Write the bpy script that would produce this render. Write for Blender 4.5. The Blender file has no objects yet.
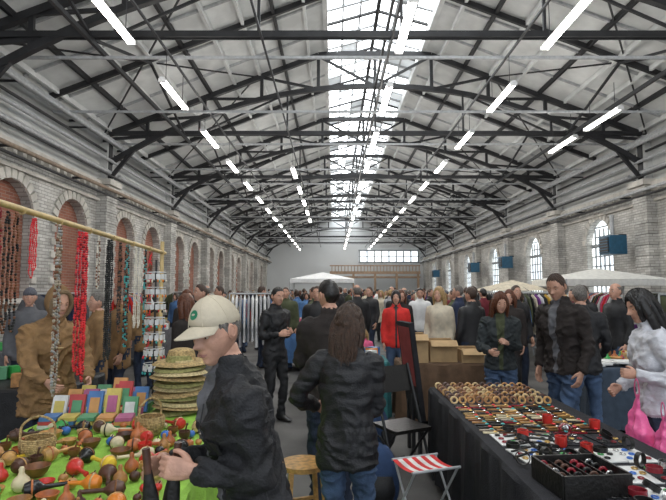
import bpy, math, random
import numpy as np
from mathutils import Vector, Matrix, noise
from mathutils.bvhtree import BVHTree
R=random.Random(7)
sc=bpy.context.scene
COL=sc.collection
# ------------------------------------------------------------ materials
MATS={}
def mat(name,col=(.5,.5,.5),rough=.7,metal=0,var=.15,scale=12,bump=.0,bscale=40,col2=None,emit=0,wave=None,trans=0):
    if name in MATS: return MATS[name]
    m=bpy.data.materials.new(name); m.use_nodes=True; nt=m.node_tree; N=nt.nodes; L=nt.links
    b=N['Principled BSDF']; b.inputs['Roughness'].default_value=rough; b.inputs['Metallic'].default_value=metal
    tc=N.new('ShaderNodeTexCoord')
    nz=N.new('ShaderNodeTexNoise'); nz.inputs['Scale'].default_value=scale; nz.inputs['Detail'].default_value=4
    L.new(tc.outputs['Object'],nz.inputs['Vector'])
    mx=N.new('ShaderNodeMix'); mx.data_type='RGBA'
    c1=[max(0,c*(1-var)) for c in col]; c2=col2 if col2 else [min(1,c*(1+var)) for c in col]
    mx.inputs[6].default_value=(*c1,1); mx.inputs[7].default_value=(*c2,1)
    rp=N.new('ShaderNodeMapRange'); rp.inputs[1].default_value=.35; rp.inputs[2].default_value=.65
    L.new(nz.outputs['Fac'],rp.inputs[0]); L.new(rp.outputs[0],mx.inputs[0])
    L.new(mx.outputs[2],b.inputs['Base Color'])
    if emit:
        L.new(mx.outputs[2],b.inputs['Emission Color']); b.inputs['Emission Strength'].default_value=emit
    if trans: b.inputs['Transmission Weight'].default_value=trans
    if bump:
        n2=N.new('ShaderNodeTexNoise'); n2.inputs['Scale'].default_value=bscale; n2.inputs['Detail'].default_value=3
        L.new(tc.outputs['Object'],n2.inputs['Vector'])
        bp=N.new('ShaderNodeBump'); bp.inputs['Strength'].default_value=bump; bp.inputs['Distance'].default_value=.02
        L.new(n2.outputs['Fac'],bp.inputs['Height']); L.new(bp.outputs['Normal'],b.inputs['Normal'])
    MATS[name]=m; return m
def brickmat(name,c1,c2,mortar,bw=.26,bh=.08,axis='YZ',grime=.3):
    if name in MATS: return MATS[name]
    m=bpy.data.materials.new(name); m.use_nodes=True; nt=m.node_tree; N=nt.nodes; L=nt.links
    b=N['Principled BSDF']; b.inputs['Roughness'].default_value=.85
    tc=N.new('ShaderNodeTexCoord'); sp=N.new('ShaderNodeSeparateXYZ'); cb=N.new('ShaderNodeCombineXYZ')
    L.new(tc.outputs['Object'],sp.inputs[0])
    if axis=='YZ':
        ad=N.new('ShaderNodeMath'); ad.operation='ADD'; L.new(sp.outputs[0],ad.inputs[0]); L.new(sp.outputs[1],ad.inputs[1]); L.new(ad.outputs[0],cb.inputs[0])
    else: L.new(sp.outputs[0],cb.inputs[0])
    L.new(sp.outputs[2],cb.inputs[1])
    br=N.new('ShaderNodeTexBrick'); br.inputs['Scale'].default_value=1; br.inputs['Brick Width'].default_value=bw; br.inputs['Row Height'].default_value=bh
    br.inputs['Mortar Size'].default_value=.008; br.inputs['Color1'].default_value=(*c1,1); br.inputs['Color2'].default_value=(*c2,1); br.inputs['Mortar'].default_value=(*mortar,1)
    L.new(cb.outputs[0],br.inputs['Vector'])
    nz=N.new('ShaderNodeTexNoise'); nz.inputs['Scale'].default_value=1.3; nz.inputs['Detail'].default_value=7; L.new(tc.outputs['Object'],nz.inputs['Vector'])
    mr=N.new('ShaderNodeMapRange'); mr.inputs[1].default_value=.35; mr.inputs[2].default_value=.7; mr.inputs[3].default_value=1; mr.inputs[4].default_value=1-grime
    L.new(nz.outputs['Fac'],mr.inputs[0])
    mx=N.new('ShaderNodeMix'); mx.data_type='RGBA'; mx.blend_type='MULTIPLY'; mx.inputs[0].default_value=1
    L.new(br.outputs['Color'],mx.inputs[6]); L.new(mr.outputs[0],mx.inputs[7]); L.new(mx.outputs[2],b.inputs['Base Color'])
    bp=N.new('ShaderNodeBump'); bp.inputs['Strength'].default_value=.6; bp.inputs['Distance'].default_value=.02; bp.invert=True
    L.new(br.outputs['Fac'],bp.inputs['Height']); L.new(bp.outputs['Normal'],b.inputs['Normal'])
    MATS[name]=m; return m
# ------------------------------------------------------------ mesh builder
class MB:
    def __init__(s): s.v=[];s.f=[];s.m=[];s.mats=[]
    def mi(s,m):
        if m not in s.mats: s.mats.append(m)
        return s.mats.index(m)
    def add(s,V,F,m):
        o=len(s.v); i=s.mi(m)
        s.v.extend([tuple(map(float,p)) for p in V]); s.f.extend([tuple(a+o for a in f) for f in F]); s.m.extend([i]*len(F))
    def merge(s,o,M=None):
        k=len(s.v); mp=[s.mi(m) for m in o.mats]
        s.v.extend([tuple(M@Vector(p)) for p in o.v] if M is not None else o.v)
        s.f.extend([tuple(a+k for a in f) for f in o.f]); s.m.extend([mp[a] for a in o.m])
    def box(s,c,d,m,rz=0,M=None):
        x,y,z=[a/2 for a in d]; V=[(a,b,e) for a in(-x,x) for b in(-y,y) for e in(-z,z)]
        T=Matrix.Translation(c)@Matrix.Rotation(rz,4,'Z')
        if M is not None: T=T@M
        s.add([T@Vector(p) for p in V],[(0,1,3,2),(4,6,7,5),(0,4,5,1),(2,3,7,6),(0,2,6,4),(1,5,7,3)],m)
    def beam(s,a,b,w,h,m,side=(0,1,0)):
        a=Vector(a);b=Vector(b);t=(b-a).normalized();u=Vector(side);u=(u-u.dot(t)*t)
        if u.length<1e-3: u=Vector((1,0,0)); u=u-u.dot(t)*t
        u.normalize(); k=t.cross(u)
        V=[p+u*(i*w/2)+k*(j*h/2) for p in(a,b) for i,j in((-1,-1),(1,-1),(1,1),(-1,1))]
        s.add(V,[(3,2,1,0),(4,5,6,7)]+[(i,(i+1)%4,4+(i+1)%4,4+i) for i in range(4)],m)
    def loft(s,rows,m,side=(1,0,0),n=12,k=1,sq=1.0):
        rows=np.array(rows,float)
        if rows.shape[1]==4: rows=np.hstack([rows,rows[:,3:4]])
        if k>1: rows=cat(rows,k)
        P=rows[:,:3]; T=np.gradient(P,axis=0); T/=np.linalg.norm(T,axis=1)[:,None]+1e-9
        S=np.array(side,float); V=[]
        a=np.arange(n)*2*np.pi/n; ca,sa=np.cos(a),np.sin(a)
        if sq!=1: ca=np.sign(ca)*np.abs(ca)**sq; sa=np.sign(sa)*np.abs(sa)**sq
        for i in range(len(P)):
            u=S-S.dot(T[i])*T[i]
            if np.linalg.norm(u)<1e-3: u=np.array([0,1.,0]); u=u-u.dot(T[i])*T[i]
            u/=np.linalg.norm(u); w=np.cross(T[i],u)
            V.append(P[i]+rows[i,3]*ca[:,None]*u+rows[i,4]*sa[:,None]*w)
        V=np.vstack(V); F=[]
        L=len(P)
        for i in range(L-1):
            for j in range(n): F.append((i*n+j,i*n+(j+1)%n,(i+1)*n+(j+1)%n,(i+1)*n+j))
        V=np.vstack([V,P[0:1],P[-1:]])
        for j in range(n):
            F.append((L*n,(j+1)%n,j)); F.append((L*n+1,(L-1)*n+j,(L-1)*n+(j+1)%n))
        s.add(V,F,m)
    def tube(s,pts,r,m,n=8,k=1): s.loft([(*p,r) for p in pts],m,n=n,k=k)
    def ell(s,c,r,m,n=12,l=8,M=None):
        V=[];F=[]
        for i in range(l+1):
            th=math.pi*i/l
            for j in range(n):
                ph=2*math.pi*j/n; p=Vector((r[0]*math.sin(th)*math.cos(ph),r[1]*math.sin(th)*math.sin(ph),r[2]*math.cos(th)))
                if M is not None: p=M@p
                V.append(p+Vector(c))
        for i in range(l):
            for j in range(n): F.append((i*n+j,(i+1)*n+j,(i+1)*n+(j+1)%n,i*n+(j+1)%n))
        s.add(V,F,m)
    def rev(s,prof,m,c=(0,0,0),n=14,M=None):
        V=[];F=[]
        for r,z in prof:
            for j in range(n):
                a=2*math.pi*j/n; p=Vector((r*math.cos(a),r*math.sin(a),z))
                if M is not None: p=M@p
                V.append(p+Vector(c))
        for i in range(len(prof)-1):
            for j in range(n): F.append((i*n+j,i*n+(j+1)%n,(i+1)*n+(j+1)%n,(i+1)*n+j))
        s.add(V,F,m)
    def torus(s,c,Rr,r,m,M=None,n=16,k=6,sy=1):
        V=[];F=[]
        for i in range(n):
            a=2*math.pi*i/n
            for j in range(k):
                b=2*math.pi*j/k; p=Vector(((Rr+r*math.cos(b))*math.cos(a),(Rr+r*math.cos(b))*math.sin(a)*sy,r*math.sin(b)))
                if M is not None: p=M@p
                V.append(p+Vector(c))
        for i in range(n):
            for j in range(k): F.append((i*k+j,((i+1)%n)*k+j,((i+1)%n)*k+(j+1)%k,i*k+(j+1)%k))
        s.add(V,F,m)
    def mesh(s,name,smooth=True,ang=40):
        me=bpy.data.meshes.new(name); me.from_pydata(s.v,[],s.f)
        for m in s.mats: me.materials.append(m)
        me.polygons.foreach_set('material_index',s.m)
        if smooth:
            me.polygons.foreach_set('use_smooth',[True]*len(s.f))
            try: me.set_sharp_from_angle(angle=math.radians(ang))
            except Exception: pass
        me.update(); return me
def put(name,me,loc=(0,0,0),rz=0,s=1):
    if isinstance(me,MB): me=me.mesh(name)
    o=bpy.data.objects.new(name,me); COL.objects.link(o); o.location=loc; o.rotation_euler=(0,0,rz); o.scale=(s,s,s) if not isinstance(s,tuple) else s
    return o
def cat(rows,k):
    P=np.vstack([2*rows[0]-rows[1],rows,2*rows[-1]-rows[-2]]); out=[]
    for i in range(1,len(P)-2):
        for j in range(k):
            t=j/k; a,b,c,d=P[i-1],P[i],P[i+1],P[i+2]
            out.append(.5*((2*b)+(-a+c)*t+(2*a-5*b+4*c-d)*t*t+(-a+3*b-3*c+d)*t**3))
    out.append(rows[-1]); out=np.array(out)
    out[:,3:]=np.maximum(out[:,3:],.001); return out
def remesh(mb,vox,sm=3):
    me=mb.mesh('tmp',smooth=False); o=bpy.data.objects.new('tmp',me); COL.objects.link(o)
    r=o.modifiers.new('r','REMESH'); r.mode='VOXEL'; r.voxel_size=vox
    q=o.modifiers.new('s','SMOOTH'); q.iterations=sm; q.factor=.5
    dg=bpy.context.evaluated_depsgraph_get(); dg.update(); e=o.evaluated_get(dg); em=e.to_mesh()
    n=len(em.vertices); V=np.empty(n*3); em.vertices.foreach_get('co',V); V=V.reshape(-1,3)
    F=[tuple(p.vertices) for p in em.polygons]
    Nn=np.empty(n*3); em.vertices.foreach_get('normal',Nn); Nn=Nn.reshape(-1,3)
    e.to_mesh_clear(); bpy.data.objects.remove(o); bpy.data.meshes.remove(me)
    tree=BVHTree.FromPolygons(mb.v,mb.f)
    fm=[]
    for f in F:
        c=V[list(f)].mean(0); h=tree.find_nearest(Vector(c)); fm.append(mb.m[h[2]] if h[2] is not None else 0)
    return V,F,fm,Nn
# ------------------------------------------------------------ people
def head_pts(D,feat=True):
    x,y,z=D.T
    X=.076*x; Y=np.where(y>0,.089*np.abs(y)**.85,-.100*np.abs(y)**.95); Z=.117*z
    neg=np.clip(-z,0,1)
    X=X*(1-.32*neg**1.6); Y=np.where(y>0,Y*(1-.12*neg**2),Y*(1-.5*neg**1.3)); Y=Y+.040*neg**2
    if feat:
        g=lambda a,s: np.exp(-(a/s)**2)
        fr=np.clip(y*1.6,0,1)
        ax=np.abs(X)
        d=.026*g(X,.011)*g(Z+.026,.013)+.013*g(X,.010)*g(Z+.004,.022)+.006*g(ax-.013,.007)*g(Z+.032,.008)
        d+=-.010*g(ax-.031,.015)*g(Z-.004,.012)+.004*g(ax-.028,.022)*g(Z-.026,.008)
        d+=.005*g(X,.024)*(g(Z+.056,.005)+g(Z+.068,.006))-.003*g(X,.024)*g(Z+.062,.003)
        d+=.007*g(X,.022)*g(Z+.098,.014)+.004*g(ax-.045,.018)*g(Z+.02,.02)
        d+=-.0035*g(ax-.034-.25*(-.03-Z),.004)*g(Z+.048,.02)
        Y=Y+d*fr
    return np.stack([X,Y,Z],1)
def sphere_grid(nu,nv):
    D=[];F=[]
    for i in range(nv+1):
        th=math.pi*i/nv
        for j in range(nu):
            ph=2*math.pi*j/nu; D.append((math.sin(th)*math.sin(ph),math.sin(th)*math.cos(ph),math.cos(th)))
    for i in range(nv):
        for j in range(nu): F.append((i*nu+j,i*nu+(j+1)%nu,(i+1)*nu+(j+1)%nu,(i+1)*nu+j))
    return np.array(D),F
def build_head(skin,hairm,style='short',lod=0,hat=None,glasses=False,beard=None):
    mb=MB(); nu,nv=[(80,72),(40,34),(22,18)][lod]
    D,F=sphere_grid(nu,nv); mb.add(head_pts(D),F,skin)
    eyew=mat('eye_white',(.7,.68,.64),.2,var=.02); iris=mat('iris_brown',(.05,.03,.02),.1); lip=mat('lips',(.42,.19,.16),.5)
    for s in(-1,1):
        mb.ell((s*.031,.067,.003),(.0125,.0125,.0100),eyew,10,8)
        mb.ell((s*.031,.0765,.002),(.0055,.0045,.0055),iris,8,6)
        if lod<2:
            mb.ell((s*.031,.0675,.0085),(.0150,.0150,.0100),skin,12,8)
            mb.ell((s*.031,.0660,-.0065),(.0145,.0140,.0070),skin,12,8)
        mb.loft([(s*.013,.083,.023,.002,.003),(s*.03,.084,.029,.003,.004),(s*.047,.069,.024,.0015,.003)],hairm,side=(0,1,0),n=6,k=3)
        mb.ell((s*.077,-.008,-.006),(.007,.019,.031),skin,10,8)
        mb.torus((s*.081,-.008,-.004),.020,.0045,skin,M=Matrix.Rotation(math.pi/2,4,'Y'),n=14,k=6,sy=.72)
    mb.loft([(-.022,.083,-.0615,.001,.002),(0,.0905,-.060,.003,.003),(.022,.083,-.0615,.001,.002)],lip,side=(0,1,0),n=6,k=3)
    mb.loft([(-.018,.083,-.066,.001,.002),(0,.0895,-.067,.003,.004),(.018,.083,-.066,.001,.002)],lip,side=(0,1,0),n=6,k=3)
    if style!='none':
        nu2,nv2=[(96,64),(48,36),(24,18)][lod]
        D,F=sphere_grid(nu2,nv2); P=head_pts(D,False)
        a=np.abs(np.arctan2(D[:,0],D[:,1]))/np.pi
        if style in('long','bob','wavy'):
            hl=np.interp(a,[0,.12,.22,.3,.5,1],[.068,.062,.03,-.09,-.115,-.12]); th=.15 if style!='wavy' else .22
        elif style=='bald':
            hl=np.interp(a,[0,.3,.4,.5,.65,1],[.2,.2,.05,-.0,-.06,-.085]); th=.05
        else:
            hl=np.interp(a,[0,.12,.2,.28,.36,.42,.5,.55,.62,.7,1],[.078,.072,.075,.06,.025,.01,-.025,.0,.01,-.06,-.085]); th=.055
        ph=np.arctan2(D[:,0],D[:,1])
        hl=hl+.004*np.sin(ph*17)+.003*np.sin(ph*31)
        mask=1/(1+np.exp(-(P[:,2]-hl)/(.006 if style!='short' else .010)))
        top=np.clip(D[:,2],0,1)
        if style=='bald': mask*=1-1/(1+np.exp(-(P[:,2]-.075)/.008))
        st=.022*np.sin(ph*19+4*np.sin(D[:,2]*5)+ph*3)+.018*np.sin(ph*41+D[:,2]*9)
        if style=='short': st=st*.7+.05*top*np.clip(D[:,1],0,1)
        if style=='wavy': st=st+.05*np.sin(D[:,2]*14+3*np.sin(ph*4))
        sc_=.9+mask*(.1+th+st*.8)
        P=P*sc_[:,None]; mb.add(P,F,hairm)
        if style in('long','wavy'):
            L=.27 if style=='long' else .15
            n_=22
            mb.loft([(0,-.035,.06,.07,.05),(0,-.045,0,.092,.062),(0,-.055,-.08,.095,.06),(0,-.07,-.08-L*.5,.092,.048),(0,-.085,-.08-L,.06,.02)],hairm,n=n_,k=4)
            for s in(-1,1):
                mb.loft([(s*.07,.01,.05,.02,.03),(s*.085,.012,-.03,.024,.035),(s*.085,.0,-.11,.022,.034),(s*.08,-.01,-.11-L*.6,.012,.02)],hairm,n=10,k=3)
            nl=[40,16,8][lod]
            for i in range(nl):
                t=-1.35+2.7*i/(nl-1); x=.095*math.sin(t); y=-.045-.058*math.cos(t); q=R.uniform(.006,.012)
                w_=.008*math.sin(i*2.3)
                mb.loft([(x*.9,y+.004,.03,.006),(x,y,0,q),(x*1.04+w_,y-.006,-.05,q),(x*1.02-w_,y-.010,-.09,q*1.1),(x*(1+.08*R.uniform(-1,1))+w_,y-.015+.01*R.random(),-.09-L*.5,q),(x*.92-w_,y-.012,-.1-L*R.uniform(.85,1.15),.003)],hairm,n=6,k=3)
    if hat=='cap':
        cm=mat('cap_cream',(.56,.49,.37),.9,var=.08,bump=.2); cg=mat('cap_green_badge',(.02,.2,.1),.7); 
        D,F=sphere_grid(48,30); P=head_pts(D,False); a=np.abs(np.arctan2(D[:,0],D[:,1]))/np.pi
        hl=np.interp(a,[0,.4,.7,1],[.045,.028,.010,.005])
        m_=1/(1+np.exp(-(P[:,2]-hl)/.003))
        P=P*(.9+m_*.23)[:,None]; P[:,2]+=m_*.004
        ph=np.arctan2(D[:,0],D[:,1]); mb.add(P,F,cm)
        mb.ell((0,0,.135),(.008,.008,.005),cm,8,6)
        for q in range(6):
            t=q*math.pi/3+.52; pts=[]
            for j in range(9):
                th=.06+1.2*j/8; d=np.array([[math.sin(th)*math.sin(t),math.sin(th)*math.cos(t),math.cos(th)]]); p=head_pts(d,False)[0]*1.133; pts.append((p[0],p[1],p[2]+.004))
            mb.tube(pts,.0014,cm,n=5)
        V=[];FF=[];na=21;nr=8
        for k_ in(0,1):
            for i in range(na):
                t=-1.15+2.3*i/(na-1)
                for j in range(nr):
                    u=j/(nr-1); ln=.082*math.cos(t*1.2)**.6 if math.cos(t*1.2)>0 else 0
                    x=(.080+.002*u)*math.sin(t)*(1-.04*u); y=.095*math.cos(t)+ln*u
                    z=.050-.018*u-3.4*x*x+(-.004 if k_ else 0)
                    V.append((x,y,z))
        for k_ in(0,1):
            o=k_*na*nr
            for i in range(na-1):
                for j in range(nr-1):
                    q=(o+i*nr+j,o+(i+1)*nr+j,o+(i+1)*nr+j+1,o+i*nr+j+1); FF.append(q if k_ else q[::-1])
        for i in range(na-1): FF.append((i*nr+nr-1,(i+1)*nr+nr-1,na*nr+(i+1)*nr+nr-1,na*nr+i*nr+nr-1))
        mb.add(V,FF,cm)
        # badge follows dome surface
        for rr,mm,sc2 in((1.0,cg,1.140),(.45,cm,1.147)):
            V=[];K=16
            def bp(u,v):
                th=.86-v*.16*rr; ph_=u*.32*rr
                d=np.array([[math.sin(th)*math.sin(ph_),math.sin(th)*math.cos(ph_),math.cos(th)]]); p=head_pts(d,False)[0]*sc2; return (p[0],p[1],p[2]+.004)
            V=[bp(0,0)]+[bp(math.cos(2*math.pi*i/K),math.sin(2*math.pi*i/K)*(1 if rr==1 else .5)) for i in range(K)]
            mb.add(V,[(0,1+i,1+(i+1)%K) for i in range(K)],mm)
    if hat=='hood':
        D,F=sphere_grid(36,26); P=head_pts(D,False)
        m_=1/(1+np.exp((D[:,1]-.45)/.05)); P=P*(.88+m_*.36)[:,None]; P[:,2]*=1.08; mb.add(P,F,hairm)
        mb.torus((0,.055,0),.088,.016,mat('hood_fur_trim',(.25,.17,.1),.95,bump=.8,bscale=90),M=Matrix.Rotation(math.pi/2,4,'X')@Matrix.Scale(1.25,4,(0,1,0)),n=26,k=8)
    if hat=='beanie':
        D,F=sphere_grid(30,22); P=head_pts(D,False); m_=1/(1+np.exp(-(P[:,2]-.03)/.004)); P=P*(.9+m_*.28)[:,None]; mb.add(P,F,mat('knit_beanie',(.12,.12,.14),.95,bump=.8,bscale=80))
    return mb
def hand_mb(W,d,nrm,side,skin,curl=.5,lod=0,thumb_in=.4,s=1):
    mb=MB(); d=d.normalized(); nrm=(nrm-nrm.dot(d)*d).normalized(); k=d.cross(nrm)*side
    def P(a,b,c): return W+(d*a+k*b+nrm*c)*s
    seg=[8,8,6][lod]
    pr=[(-.03,.026,.021),(0,.027,.020),(.03,.036,.017),(.065,.041,.015),(.088,.040,.012),(.094,.034,.008)]
    mb.loft([(*P(a,0,0),b*s,c*s) for a,b,c in pr],skin,side=tuple(k),n=12,k=1 if lod else 2)
    for i,(b,L,r) in enumerate([(.030,.072,.0090),(.0105,.080,.0093),(-.0095,.074,.0088),(-.029,.060,.0078)]):
        ang=curl*.25; p=Vector((.070,b,0)); pts=[(p.x,p.y,p.z,r)]; q=Vector((.088,b,-.001)); pts.append((q.x,q.y,q.z,r*1.1)); cur=q
        for jn,fr in enumerate((.45,.31,.24)):
            ang+=curl*(.75+.1*i) if jn else curl*.5
            nxt=cur+Vector((math.cos(ang),b*.8*(1-curl*.8)*fr,math.sin(ang)))*L*fr
            mid=(cur+nxt)/2; pts.append((mid.x,mid.y,mid.z,r*(.95-.06*jn))); pts.append((nxt.x,nxt.y,nxt.z,r*(1-.1*jn) if jn<2 else r*.55)); cur=nxt
        mb.loft([(*P(a,b_,c),r_*s) for a,b_,c,r_ in pts],skin,side=tuple(k),n=seg)
    t=thumb_in
    pts=[(.012,.018,.004,.013),(.032,.040,.010+.01*t,.0125),(.052,.053-.008*t,.018+.012*t,.0105),(.070,.060-.016*t,.026+.018*t,.0098),(.086,.062-.028*t,.032+.02*t,.0055)]
    mb.loft([(*P(a,b_,c),r_*s) for a,b_,c,r_ in pts],skin,side=tuple(nrm),n=seg,k=2)
    if lod==0:
        V,F,fm,_=remesh(mb,.0034,2); m2=MB(); m2.add(V,F,skin); return m2
    return mb
def ik(S,W,a,b,pole):
    d=W-S; L=min(d.length,(a+b)*.995); dn=d.normalized(); W=S+dn*L
    x=(a*a-b*b+L*L)/(2*L); h=math.sqrt(max(0,a*a-x*x)); p=(pole-pole.dot(dn)*dn).normalized()
    return S+dn*x+p*h,W
def person(H=1.72,lean=0,bulk=1.0,fem=False,hem=.82,jacket=None,pants=None,shoes=None,skin=None,hairm=None,hair='short',
           shirt=None,opening=0,hands={},feet=None,head=(0,0),lod=1,quilt=False,hat=None,curl=.5,poles={},collar=True,
           side=0,palm={},details=None):
    ag=math.radians(lean); sg=math.radians(side)
    def T(p):
        x,y,z=p; w=min(1,max(0,(z-.80)/.28)); a=ag*w; b=sg*w; dz=z-.93
        y2=y*math.cos(a)+dz*math.sin(a); z2=dz*math.cos(a)-y*math.sin(a)
        x2=x*math.cos(b)+z2*math.sin(b); z3=z2*math.cos(b)-x*math.sin(b)
        return Vector((x2,y2,.93+z3))
    f=.90 if fem else 1.0
    mb=MB()
    rows=[(hem,.182,.135,0),(hem+.03,.186,.138,0),(.95,.176,.130,0),(1.07,.160*(.95 if fem else 1),.118,0),(1.2,.170,.125,.005),(1.30,.186*f,.135 if fem else .130,.012),(1.38,.190*f,.122,.0),(1.43,.160*f,.098,-.008),(1.465,.105*f,.082,-.008),(1.50,.066,.066,-.006)]
    R_=[]
    for z,rx,ry,yo in rows:
        p=T((0,yo,z)); R_.append((*p,rx*bulk,ry*bulk))
    mb.loft(R_,jacket,n=24,k=3,sq=.88)
    pel=[(.78,.135,.105),(.88,.165,.120),(.98,.155,.112),(1.06,.14,.10)]
    mb.loft([(*T((0,-.005,z)),rx,ry) for z,rx,ry in pel],pants,n=20,k=2)
    mb.loft([(*T((0,-.012,1.42)),.062,.062),(*T((0,-.008,1.50)),.053,.056),(*T((0,.0,1.57)),.052,.056)],skin,n=16,k=2)
    if collar:
        mb.loft([(*T((0,-.006,1.455)),.088,.084),(*T((0,-.014,1.495)),.076,.076),(*T((0,-.020,1.53)),.075,.077)],jacket,n=20,k=2)
    feet=feet or {'L':(-.10,.03),'R':(.11,-.03)}
    for sd,sx in(('L',-1),('R',1)):
        fx,fy=feet[sd]; Hp=Vector((sx*.088,0,.90)); A=Vector((fx,fy,.085)); K,A=ik(Hp,A,.415,.41,Vector((sx*.12,1,0)))
        fw=(Vector((0,1,0))+Vector((fx*.8,0,0))).normalized()
        mb.loft([(*(Hp+Vector((0,0,.04))),.09,.10),(*Hp.lerp(K,.15),.096,.102),(*Hp.lerp(K,.5),.082,.088),(*Hp.lerp(K,.9),.065,.070),(*K.lerp(A,.08),.064,.067),(*K.lerp(A,.35),.062,.068),(*K.lerp(A,.7),.054,.058),(*K.lerp(A,.97),.056,.064),(*K.lerp(A,1.08),.058,.068)],pants,n=16,k=2)
        h=A-fw*.085; 
        mb.loft([(h.x,h.y,.045,.030,.035),(*((h+fw*.03).to_2d()),.046,.040,.046),(*((h+fw*.11).to_2d()),.045,.043,.045),(*((h+fw*.19).to_2d()),.034,.048,.033),(*((h+fw*.245).to_2d()),.026,.040,.024),(*((h+fw*.27).to_2d()),.024,.018,.016)],shoes,side=(1,0,0),n=14,k=2)
    hd=[]
    for sd,sx in(('L',-1),('R',1)):
        S=T((sx*.178*f*bulk**.5,0,1.395)); 
        W=Vector(hands[sd]) if sd in hands else S+Vector((sx*.05,.09,-.535))
        pole=Vector(poles.get(sd,(sx*.45,-.7,-.35)))
        E,W=ik(S,W,.295,.262,pole)
        b=bulk**.5; Si=T((sx*.10*f,0,1.40))
        wr=W.lerp(E,.06)
        mb.loft([(*Si,.068*b,.066*b),(*S,.073*b,.070*b),(*S.lerp(E,.35),.066*b,.064*b),(*S.lerp(E,.85),.057*b,.056*b),(*E.lerp(W,.12),.056*b,.056*b),(*E.lerp(W,.5),.050*b,.050*b),(*E.lerp(wr,.97),.044*b,.042*b),(*wr,.041*b,.039*b)],jacket,n=16,k=2)
        d=(W-E).normalized(); nr=Vector(palm.get(sd,(-sx,0.15,-.1)))
        kk=d.cross(nr-nr.dot(d)*d); ref=Vector((0,1,.6)); sgn=1 if kk.dot(ref)>0 else -1
        hd.append(hand_mb(W-d*.01,d,nr,sgn,skin,curl=curl,lod=lod,s=(.9 if fem else 1)*1.0))
    V,F,fm,Nn=remesh(mb,[.009,.018,.03][lod],[3,2,1][lod])
    if lod<2:
        amp=.012 if lod==0 else .008
        isk=mb.mi(skin)
        vm=np.zeros(len(V),int); 
        for q,fi in zip(fm,F):
            for a in fi: vm[a]=q
        for i in range(len(V)):
            if vm[i]==isk: continue
            x,y,z=V[i]
            wv=noise.noise(Vector((x*3,y*3,z*3)))*3
            q=noise.noise(Vector((x*6+3,y*6+wv,z*11+wv)))
            q1=noise.noise(Vector((x*13+wv,y*11,z*19-wv)))
            q2=noise.noise(Vector((x*30,y*30,z*36)))
            dd=amp*(1-2*abs(q)*1.9)+amp*.5*(1-2*abs(q1)*1.7)+.0018*q2-amp*.5
            if quilt and z>hem and vm[i]==mb.mi(jacket): dd=.6*dd+.007*abs(math.sin(z*math.pi/.085))**.7
            V[i]+=Nn[i]*dd
    out=MB(); out.v=[tuple(map(float,p)) for p in V]; out.f=list(F); out.mats=list(mb.mats); out.m=list(fm)
    if shirt is not None and opening>0:
        si=out.mi(shirt); ji=mb.mi(jacket)
        for q,fi in enumerate(F):
            if out.m[q]==ji:
                c=V[list(fi)].mean(0)
                dz=c[2]-.93; y0=c[1]*math.cos(ag)-dz*math.sin(ag); z0=.93+dz*math.cos(ag)+c[1]*math.sin(ag)
                w=opening*(.35+.65*min(1,max(0,(z0-hem)/(1.48-hem))))
                if y0>.03 and abs(c[0])<w and z0>hem-.02 and z0<1.56: out.m[q]=si
    if details:
        tr=BVHTree.FromPolygons(out.v,out.f)
        def surf(an,z,off=.0):
            o=T((0,0,z)); a=math.radians(an); d=Vector((math.sin(a),math.cos(a),0)); h=tr.ray_cast(o,d)
            return (h[0]+d*off) if h[0] is not None else o+d*.15
        for kind,pts,mt in details:
            if kind=='seam':
                dn=[]
                for (a0,z0),(a1,z1) in zip(pts[:-1],pts[1:]):
                    for j in range(6): dn.append(surf(a0+(a1-a0)*j/6,z0+(z1-z0)*j/6,.001))
                dn.append(surf(*pts[-1],.001)); out.tube([tuple(p) for p in dn],.0028,mt,n=5)
            elif kind=='button':
                for a0,z0 in pts:
                    p=surf(a0,z0,.004); out.ell(p,(.008,.008,.008),mt,8,6)
            elif kind=='flap':
                (a0,z0),(a1,z1)=pts; V2=[];n_=6
                for zz,of in((z0,.004),(z0,.010),(z1,.014),(z1,.004)):
                    for j in range(n_+1): V2.append(surf(a0+(a1-a0)*j/n_,zz,of))
                out.add(V2,[(i*(n_+1)+j,i*(n_+1)+j+1,(i+1)*(n_+1)+j+1,(i+1)*(n_+1)+j) for i in range(3) for j in range(n_)],mt)
            elif kind=='toggle':
                for a0,z0 in pts:
                    p=surf(a0,z0,.010); out.loft([(p.x-.028,p.y,p.z,.003),(p.x-.015,p.y,p.z,.007),(p.x+.015,p.y,p.z,.007),(p.x+.028,p.y,p.z,.003)],mt,side=(0,1,0),n=8)
    for h in hd: out.merge(h)
    hb=build_head(skin,hairm,hair,lod,hat)
    yaw,pit=head
    J=T((0,-.002,1.54)); M=Matrix.Translation(J)@Matrix.Rotation(-math.radians(lean)*.6,4,'X')@Matrix.Rotation(math.radians(yaw),4,'Z')@Matrix.Rotation(-math.radians(pit),4,'X')@Matrix.Translation((0,.012,.095))
    out.merge(hb,M)
    s=H/1.75
    out.v=[(a*s,b*s,c*s) for a,b,c in out.v]
    return out
def face(dx,dy): return math.atan2(-dx,dy)
def cl(n,c,**k): 
    k.setdefault('bump',.35); k.setdefault('bscale',120); k.setdefault('rough',.9)
    return mat(n,c,**k)
sk1=mat('skin_fair',(.56,.31,.22),.5,var=.14,scale=22,bump=.2,bscale=70); sk2=mat('skin_tan',(.46,.25,.17),.5,var=.14,scale=22,bump=.2,bscale=70)
hbr=mat('hair_brown',(.045,.022,.012),.45,var=.4,scale=60,bump=.5,bscale=160); hbk=mat('hair_black',(.012,.010,.009),.4,var=.4,scale=60,bump=.4)
hgy=mat('hair_grey',(.15,.135,.12),.6,var=.5,scale=90,bump=.6,bscale=160); hbl=mat('hair_blond',(.35,.23,.1),.5,var=.3,scale=60,bump=.4); hau=mat('hair_auburn',(.11,.035,.015),.45,var=.3,scale=60,bump=.5)
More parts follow.
